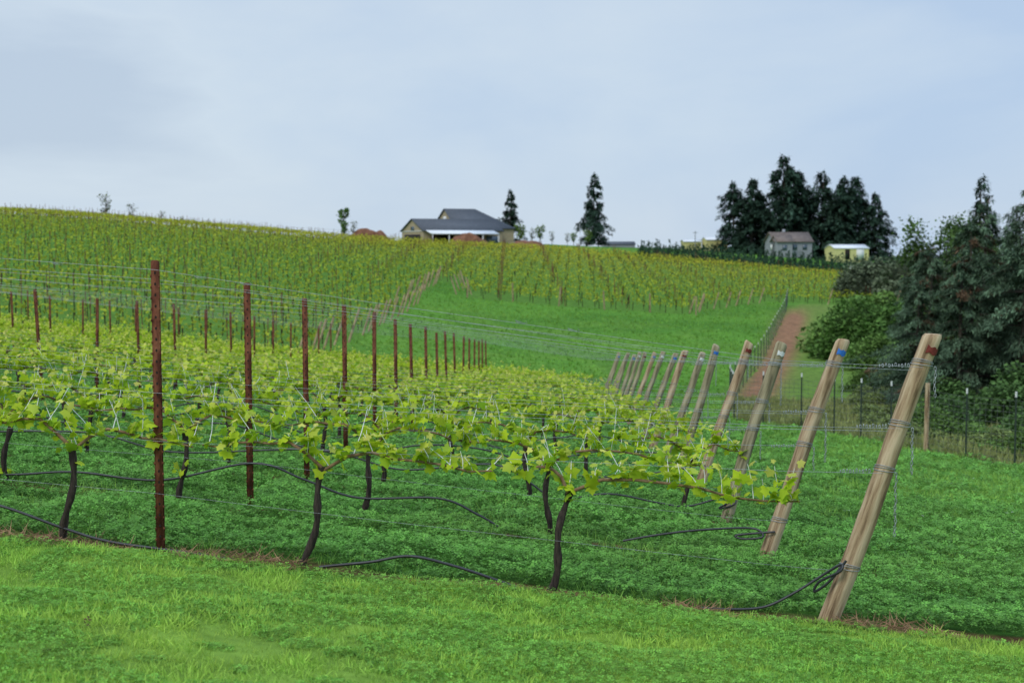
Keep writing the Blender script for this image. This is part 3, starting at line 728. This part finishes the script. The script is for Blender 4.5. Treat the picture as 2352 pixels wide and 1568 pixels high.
# ---------------------------------------------------------------- deer fence
M_fw=noisy('fence_wire',(.12,.13,.12),(.2,.21,.2),rough=.6,metal=.5)
def fence(name,pts,hgt,step,rad,wood_every=0,dv=.25):
    b=B()
    pts=np.array(pts,float);seg=np.linalg.norm(np.diff(pts,axis=0),axis=1);cum=np.concatenate([[0],np.cumsum(seg)])
    s=np.arange(0,cum[-1],step);X=np.interp(s,cum,pts[:,0]);Y=np.interp(s,cum,pts[:,1]);Z=gz(X,Y)
    for i in range(len(s)):
        if wood_every and i%wood_every==1:
            b.tube([[X[i],Y[i],Z[i]-.1],[X[i]+.02,Y[i],Z[i]+hgt]],.06,8,1)
        else:
            b.tube([[X[i],Y[i],Z[i]-.1],[X[i],Y[i],Z[i]+hgt-.12]],.022,4,0);b.tube([[X[i],Y[i],Z[i]+hgt-.12],[X[i],Y[i],Z[i]+hgt]],.024,4,3)
    s2=np.arange(0,cum[-1],dv);X=np.interp(s2,cum,pts[:,0]);Y=np.interp(s2,cum,pts[:,1]);Z=gz(X,Y)
    for h in np.linspace(.08,hgt-.2,12):
        b.tube(np.stack([X,Y,Z+h],-1),rad,3,2,cap=False)
    for i in range(len(s2)):b.tube([[X[i],Y[i],Z[i]+.05],[X[i],Y[i],Z[i]+hgt-.2]],rad*.8,3,2,cap=False)
    b.obj(name,[M_tposts,M_wood,M_fw,M_white])
fence('deer_fence',FP[:6],1.7,2.1,.0042,6)
fence('deer_fence',FP[5:],1.6,3.6,.003,0,.6)
# ---------------------------------------------------------------- world / light / camera
w=bpy.data.worlds.new('World');scene.world=w;w.use_nodes=True
N=w.node_tree.nodes;L=w.node_tree.links;N.clear()
out=N.new('ShaderNodeOutputWorld');bg=N.new('ShaderNodeBackground');bg.inputs[1].default_value=.12
sky=N.new('ShaderNodeTexSky');sky.sky_type='NISHITA';sky.sun_disc=False;sky.sun_elevation=math.radians(48);sky.sun_rotation=math.radians(215)
tc=N.new('ShaderNodeTexCoord');mp=N.new('ShaderNodeMapping');mp.inputs['Scale'].default_value=(1,1,2.6);mp.inputs['Location'].default_value=(.35,0,.2)
n1=N.new('ShaderNodeTexNoise');n1.inputs['Scale'].default_value=3.4;n1.inputs['Detail'].default_value=6;n1.inputs['Roughness'].default_value=.52;n1.inputs['Distortion'].default_value=.25
L.new(tc.outputs['Generated'],mp.inputs[0]);L.new(mp.outputs[0],n1.inputs['Vector'])
sx=N.new('ShaderNodeSeparateXYZ');L.new(tc.outputs['Generated'],sx.inputs[0])
m1=N.new('ShaderNodeMath');m1.operation='MULTIPLY_ADD';m1.inputs[1].default_value=-.55;L.new(sx.outputs[0],m1.inputs[0]);L.new(n1.outputs[0],m1.inputs[2])
cr=N.new('ShaderNodeValToRGB')
e=cr.color_ramp.elements;e[0].position=.3;e[0].color=(3.95,5.1,6.75,1);e[1].position=.66;e[1].color=(5.2,6.1,7.05,1)
x_=cr.color_ramp.elements.new(.82);x_.color=(4.3,5.2,6.35,1)
L.new(m1.outputs[0],cr.inputs[0])
mx=N.new('ShaderNodeMix');mx.data_type='RGBA';mx.inputs[0].default_value=.92
L.new(sky.outputs[0],mx.inputs[6]);L.new(cr.outputs[0],mx.inputs[7])
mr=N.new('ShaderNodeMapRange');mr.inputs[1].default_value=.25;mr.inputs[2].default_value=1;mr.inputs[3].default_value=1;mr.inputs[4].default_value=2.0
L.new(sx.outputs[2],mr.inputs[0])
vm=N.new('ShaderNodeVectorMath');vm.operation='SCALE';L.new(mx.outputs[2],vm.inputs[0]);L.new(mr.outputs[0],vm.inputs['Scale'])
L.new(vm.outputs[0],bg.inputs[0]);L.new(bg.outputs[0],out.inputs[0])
sl=bpy.data.lights.new('sun','SUN');sl.energy=1.4;sl.angle=math.radians(18);sl.color=(1,.96,.9)
so=bpy.data.objects.new('sun',sl);COL.objects.link(so)
az=math.radians(215);el=math.radians(48)
sd=Vector((math.sin(az)*math.cos(el),math.cos(az)*math.cos(el),math.sin(el)))
so.rotation_euler=sd.to_track_quat('Z','Y').to_euler();so.location=(0,0,30)
cam=bpy.data.cameras.new('camera');co=bpy.data.objects.new('camera',cam);COL.objects.link(co)
cam.lens=50;cam.sensor_width=36;cam.clip_end=4000;cam.clip_start=.1
co.location=(0,0,0);co.rotation_euler=(math.radians(90-3.75),0,0)
cam.dof.use_dof=True;cam.dof.focus_distance=10.5;cam.dof.aperture_fstop=3.2
scene.camera=co
scene.view_settings.view_transform='Standard';scene.view_settings.look='None';scene.view_settings.exposure=0
